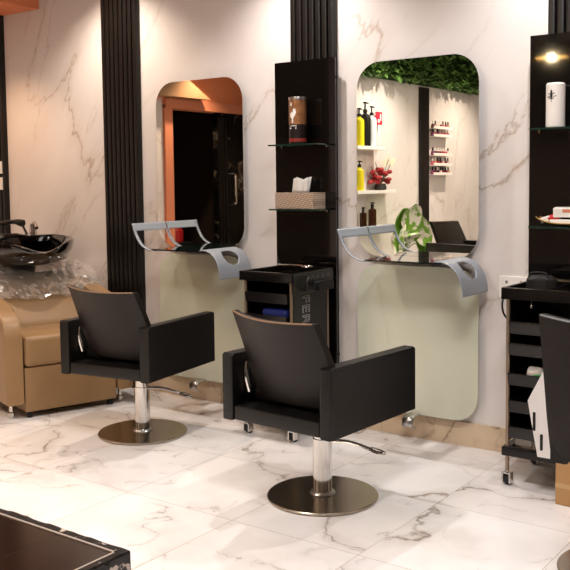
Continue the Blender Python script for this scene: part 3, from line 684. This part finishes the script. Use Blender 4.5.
bm = bmesh.new(); q = e-.001
for a in ((tx0+q, ty1-q-.006, tx1-q, ty1-q), (tx0+q, ty0+q, tx1-q, ty0+q+.006), (tx1-q-.006, ty0+q, tx1-q, ty1-q), (tx0+q, ty0+q, tx0+q+.006, ty1-q)): box(bm, a[0], a[1], tz-.03, a[2], a[3], tz+.001)
obj('silver_edging', bm, mat('worn_silver_strip', '#bfb3aa', .4, metal=.4), t)
bm = bmesh.new(); sx = -1.9; q = e+.005
box(bm, tx0+q, ty0+q, tz-.02, sx-.0012, ty1-q, tz-.002); box(bm, sx+.0012, ty0+q, tz-.02, tx1-q, ty1-q, tz-.002); obj('gloss_top', bm, mat('brown_black_gloss', '#241610', .14, spec=.35), t)
bm = bmesh.new(); box(bm, sx-.0012, ty0+q, tz-.02, sx+.0012, ty1-q, tz-.003); obj('top_seam', bm, mat('seam_filler', '#77685c', .6), t)

# ------------------------------------------------------------------ the side of the room seen in the mirrors
# leafy band above the partition
bm = bmesh.new(); rg = random.Random(11)
for k in range(2600):
    y = rg.uniform(YF, -2.85); z = 2.285+(CEIL-2.3)*rg.random(); x = XP+.02+.10*rg.random()
    if z < 2.31: z += rg.random()*.03
    a = rg.uniform(0, 2*PI); tl = rg.uniform(-.9, .5); s = rg.uniform(.035, .065)
    d = Vector((math.cos(tl)*.7, math.cos(a)*.7, math.sin(a)*.6-.3)).normalized(); u, v = frame_of(d); c = Vector((x, y, z))
    vs = [bm.verts.new(c-d*s), bm.verts.new(c+u*s*.45+v*.006), bm.verts.new(c+d*s), bm.verts.new(c-u*s*.45+v*.006)]
    f = bm.faces.new((vs[0], vs[1], vs[2])); f2 = bm.faces.new((vs[0], vs[2], vs[3])); f.material_index = f2.material_index = rg.choice((0, 0, 1))
box(bm, XP, YF, 2.3, XP+.03, -2.85, CEIL); bm.faces.ensure_lookup_table()
for f in bm.faces[-6:]: f.material_index = 1
o = tag(obj('leaf_band', bm, [M_leaf, M_leaf2], smooth=False), 'band of artificial green leaves along the wall top, in the right mirror', 'foliage'); o['kind'] = 'stuff'

def wshelf(y0, y1, z, label, dpt=.13):
    bm = bmesh.new(); box(bm, XP, y0, z-.03, XP+dpt, y1, z, .003); return tag(obj('wall_shelf', bm, M_white), label, 'shelf', 'white wall shelves in the mirror')
wshelf(-3.32, -2.82, 1.652, 'upper white wall shelf with tall bottles, in the right mirror')
wshelf(-3.52, -2.82, 1.25, 'middle white wall shelf with red flowers, in the right mirror')
wshelf(-3.42, -2.82, .92, 'lower white wall shelf with amber bottles, in the right mirror')
def bottle(y, z, r, h, m, label, cap='pump', mc=None, x=XP+.07):
    t = thing('bottle', label, 'bottle', (x, y, z), 0, 'bottles on the wall shelves in the mirror')
    hb = h*.74
    bm = bmesh.new(); lathe(bm, [(0, 0), (r*.95, 0), (r, .006), (r, hb*.88), (r*.8, hb*.96), (r*.35, hb), (r*.35, hb+.015), (0, hb+.015)], seg=20); obj('body', bm, m, t)
    bm = bmesh.new(); lathe(bm, [(0, hb+.012), (r*.42, hb+.012), (r*.42, hb+.035), (r*.15, hb+.04), (r*.15, h-.015), (r*.4, h-.012), (r*.4, h), (0, h)], seg=16); tube(bm, [(0, 0, h-.007), (0, -r*1.1, h-.01)], .006, 6); obj('pump', bm, mc or M_blackmat, t)
    return t
zz = 1.6525
bottle(-2.945, zz, .045, .34, mat('yellow_plastic', '#e8d81e', .35), 'tall yellow pump bottle on the upper mirrored shelf')
bottle(-3.05, zz, .05, .40, mat('black_bottle', '#151413', .3), 'tall black pump bottle on the upper mirrored shelf')
bottle(-3.165, zz, .045, .37, mat('white_bottle', '#e4ecec', .35), 'tall white pump bottle on the upper mirrored shelf')
t = thing('red_card', 'red printed card standing behind the white bottle, in mirror', 'card', (XP+.03, -3.36, zz))
bm = bmesh.new(); box(bm, -.005, -.06, .21, .005, .05, .33); obj('card', bm, mat('red_card_print', '#c8283c', .6), t)
bm = bmesh.new(); box(bm, -.004, -.012, 0, .004, .012, .21); obj('card_stand', bm, M_white, t)
bm = bmesh.new(); box(bm, .005, -.04, .25, .0055, -.02, .31); box(bm, .005, -.01, .23, .0055, .02, .26); obj('white_marks', bm, M_paper, t)
bottle(-2.945, 1.2505, .04, .27, mat('yellow_plastic', '#e8d81e', .35), 'yellow bottle with black pump on the middle mirrored shelf')
bottle(-3.005, .9205, .032, .18, mat('amber_glass', '#33190c', .15), 'shorter amber bottle on the lower mirrored shelf')
bottle(-3.17, .9205, .038, .22, mat('amber_glass2', '#3c1c0c', .15), 'taller amber bottle on the lower mirrored shelf')
# flower and butterfly ornament
t = thing('flower_arrangement', 'red flower arrangement with white butterflies on the middle mirrored shelf', 'flowers', (XP+.07, -3.32, 1.2505))
bm = bmesh.new(); lathe(bm, [(0, 0), (.05, 0), (.06, .02), (.05, .06), (0, .06)], seg=20); obj('pot', bm, M_dark, t)
bm = bmesh.new(); rg = random.Random(5)
for k in range(26):
    c = (rg.uniform(-.04, .05), rg.uniform(-.15, .13), .10+rg.uniform(-.03, .10)); lathe(bm, [(0, -.02), (.022, -.01), (.028, .004), (.016, .02), (0, .022)], c, 8)
obj('red_blossoms', bm, mat('deep_red_petal', '#a3242a', .5, var=.3, vscale=20), t)
for k, (y, z, s, an) in enumerate(((-.10, .26, .07, .3), (.03, .24, .055, -.2))):
    bm = bmesh.new()
    for sg in (-1, 1):
        poly = [(0, 0), (sg*.5, .8), (sg*1., .9), (sg*1.05, .3), (sg*.6, 0), (sg*.7, -.5), (sg*.3, -.55)]
        vs = [bm.verts.new((.05+abs(a)*.01, y+s*(a*math.cos(an)-b*math.sin(an)), z+s*(a*math.sin(an)+b*math.cos(an)))) for a, b in poly]; bm.faces.new(vs if sg > 0 else vs[::-1])
    obj('butterfly', bm, mat('cream_wing', '#f2dcc0', .6), t, smooth=False, solid=.003)
bm = bmesh.new()
for k in range(9): tube(bm, [(0, 0, .05), (rg.uniform(-.02, .06), rg.uniform(-.17, .15), rg.uniform(.12, .3))], .003, 5)
obj('stems', bm, M_leaf2, t)
# polish racks
cols = ['#7a1f3d', '#c46a7b', '#e7c0b8', '#a8323a', '#3b1520', '#d98f6a', '#8c4a6d', '#f0ddd3', '#5b2636']
lev = ['topmost', 'second', 'middle', 'fourth', 'lowest']
rg = random.Random(9)
for i, z in enumerate((1.875, 1.793, 1.596, 1.492, 1.394)):
    bm = bmesh.new(); y0, y1 = -4.85, -4.42; box(bm, XP, y0, z-.006, XP+.075, y1, z); box(bm, XP, y0, z-.006, XP+.006, y1, z+.045); box(bm, XP+.07, y0, z-.006, XP+.076, y1, z+.022)
    tag(obj('polish_rack', bm, M_white), lev[i]+' white nail polish rack, in the right mirror', 'rack', 'nail polish racks in the mirror')
    for k in range(7):
        y = -4.82+.06*k+rg.uniform(-.006, .006); c = rg.choice(cols)
        t = thing('nail_polish', 'small nail polish bottle on the '+lev[i]+' rack in the right mirror', 'nail polish', (XP+.038, y, z), 0, 'nail polish on the '+lev[i]+' rack')
        bm = bmesh.new(); lathe(bm, [(0, 0), (.019, 0), (.021, .005), (.019, .04), (.009, .045), (0, .045)], seg=10); obj('body', bm, mat('polish_'+c[1:], c, .2), t)
        bm = bmesh.new(); lathe(bm, [(0, .045), (.009, .045), (.007, .08), (0, .081)], seg=10); obj('cap', bm, M_blackmat if rg.random() < .5 else M_white, t)
# plant on a cabinet
t = thing('side_cabinet', 'low white cabinet under the potted lilies, in the right mirror', 'cabinet', (XP+.2, -3.45, 0))
bm = bmesh.new(); box(bm, -.2, -.45, .05, .2, .45, .56, .004); obj('body', bm, M_white, t)
bm = bmesh.new(); box(bm, -.19, -.43, 0, .18, .43, .05); obj('plinth', bm, M_blackmat, t)
for y0, y1 in ((-.44, -.004), (.004, .44)):
    bm = bmesh.new(); box(bm, .2, y0, .06, .212, y1, .55, .002); dd = obj('door', bm, M_white, t)
    bm = bmesh.new(); yk = y1-.04 if y0 < 0 else y0+.04; tube(bm, [(.212, yk, .35), (.228, yk, .35)], .008, 8); obj('knob', bm, M_chrome, dd)
t = thing('potted_lily', 'potted plant with broad green and white leaves, in the right mirror', 'plant', (XP+.22, -3.50, .5605))
bm = bmesh.new(); lathe(bm, [(0, 0), (.07, 0), (.09, .11), (.082, .11), (.07, .09), (0, .09)], seg=28); obj('pot', bm, mat('cream_pot', '#ece2d4', .4), t)
def leaf(bm, base, tip, wd, curl, n=8):
    base, tip = Vector(base), Vector(tip); d = tip-base; s_ = d.cross(Vector((1, .1, .15))).normalized(); u = s_.cross(d).normalized(); rows = []
    for i in range(n+1):
        v = i/n; c = base+d*v+u*(-curl*math.sin(v*PI)); ww = wd*1.15*math.sin(PI*min(1, .06+v*.94))**.6
        rows.append([c-s_*ww+u*ww*.25, c-s_*ww*.4, c, c+s_*ww*.4, c+s_*ww+u*ww*.25])
    sheet(bm, rows)
mv = bpy.data.materials.new('variegated_leaf'); mv.use_nodes = True; nt = mv.node_tree; n = nt.nodes.new('ShaderNodeTexNoise'); n.inputs['Scale'].default_value = 13; r = nt.nodes.new('ShaderNodeValToRGB'); tc = nt.nodes.new('ShaderNodeTexCoord')
r.color_ramp.elements[0].position = .44; r.color_ramp.elements[0].color = hexc('#7fae3c'); r.color_ramp.elements[1].position = .52; r.color_ramp.elements[1].color = hexc('#f4ece0')
nt.links.new(tc.outputs['Object'], n.inputs['Vector']); nt.links.new(n.outputs['Fac'], r.inputs[0]); nt.links.new(r.outputs[0], nt.nodes['Principled BSDF'].inputs['Base Color'])
for i, (tip, wd) in enumerate((((.14, .02, .56), .15), ((.1, .2, .52), .13), ((.12, -.30, .36), .16), ((.14, .24, .30), .12), ((.12, -.34, .22), .15), ((.16, .02, .28), .12), ((.12, .40, .24), .09), ((.1, -.16, .48), .10))):
    bm = bmesh.new(); b0 = Vector((tip[0]*.4, tip[1]*.45, .1+tip[2]*.35)); leaf(bm, b0, tip, wd, .05)
    lf = obj('leaf', bm, mv if i % 3 != 1 else mat('bright_leaf', '#7fae3e', .4, var=.3, vscale=14), t)
    bm = bmesh.new(); tube(bm, spline([(0, 0, .09), b0*.6+Vector((0, 0, .05)), b0], 8), .005, 6); obj('stem', bm, M_leaf, t)
# lobby things behind the doorway
t = thing('lobby_counter', 'dark counter in the doorway, seen in the left mirror', 'counter', (XL-.6, -2.6, 0))
bm = bmesh.new(); box(bm, -.2, -.3, 0, .2, .4, .70, .004); obj('body', bm, mat('dark_brown_wood', '#2b1c14', .5), t)
bm = bmesh.new(); box(bm, -.22, -.32, .70, .22, .42, .73, .004); obj('top', bm, M_blackmat, t)
t = thing('red_jar', 'red jar with black lid in the doorway, seen in left mirror', 'jar', (XL-.5, -2.72, .7305))
bm = bmesh.new(); lathe(bm, [(0, 0), (.075, 0), (.085, .02), (.085, .12), (.06, .15), (0, .15)], seg=24); obj('body', bm, M_red, t)
bm = bmesh.new(); lathe(bm, [(0, .15), (.06, .15), (.062, .175), (0, .178)], seg=24); obj('lid', bm, M_blackmat, t)

# pendant lamp, seen reflected in the right-hand black panel
px, py, pz = -2.65, -3.46, 2.35
t = thing('pendant_lamp', 'black dome pendant lamp, reflected in the right black panel', 'pendant lamp', (px, py, pz))
bm = bmesh.new(); pr = [(.135, 0), (.13, .025), (.10, .065), (.06, .10), (.04, .13), (.032, .2), (0, .205)]
lathe(bm, pr, seg=36); obj('shade', bm, mat('grey_black_enamel', '#3d4243', .35), t, solid=.004)
bm = bmesh.new(); lathe(bm, [(.129, .003), (.124, .024), (.095, .06), (.055, .094), (.03, .12), (0, .122)], seg=36); obj('shade_lining', bm, mat('warm_lining', '#e8c88a', .5), t)
bm = bmesh.new(); lathe(bm, [(0, .03), (.025, .037), (.034, .06), (.028, .092), (.018, .115), (0, .12)], seg=20); obj('bulb', bm, mat('lit_bulb', '#fff2d0', .4, emit=(1, .8, .5), es=8), t)
bm = bmesh.new(); tube(bm, [(0, 0, .2), (0, 0, CEIL-pz)], .004, 8); obj('cord', bm, M_rubber, t)
l = bpy.data.objects.new('lamp', lamp_data('POINT', 22, (1, .78, .46), shadow_soft_size=.018)); C.objects.link(l); l.parent = t; l.location = (0, 0, .008)
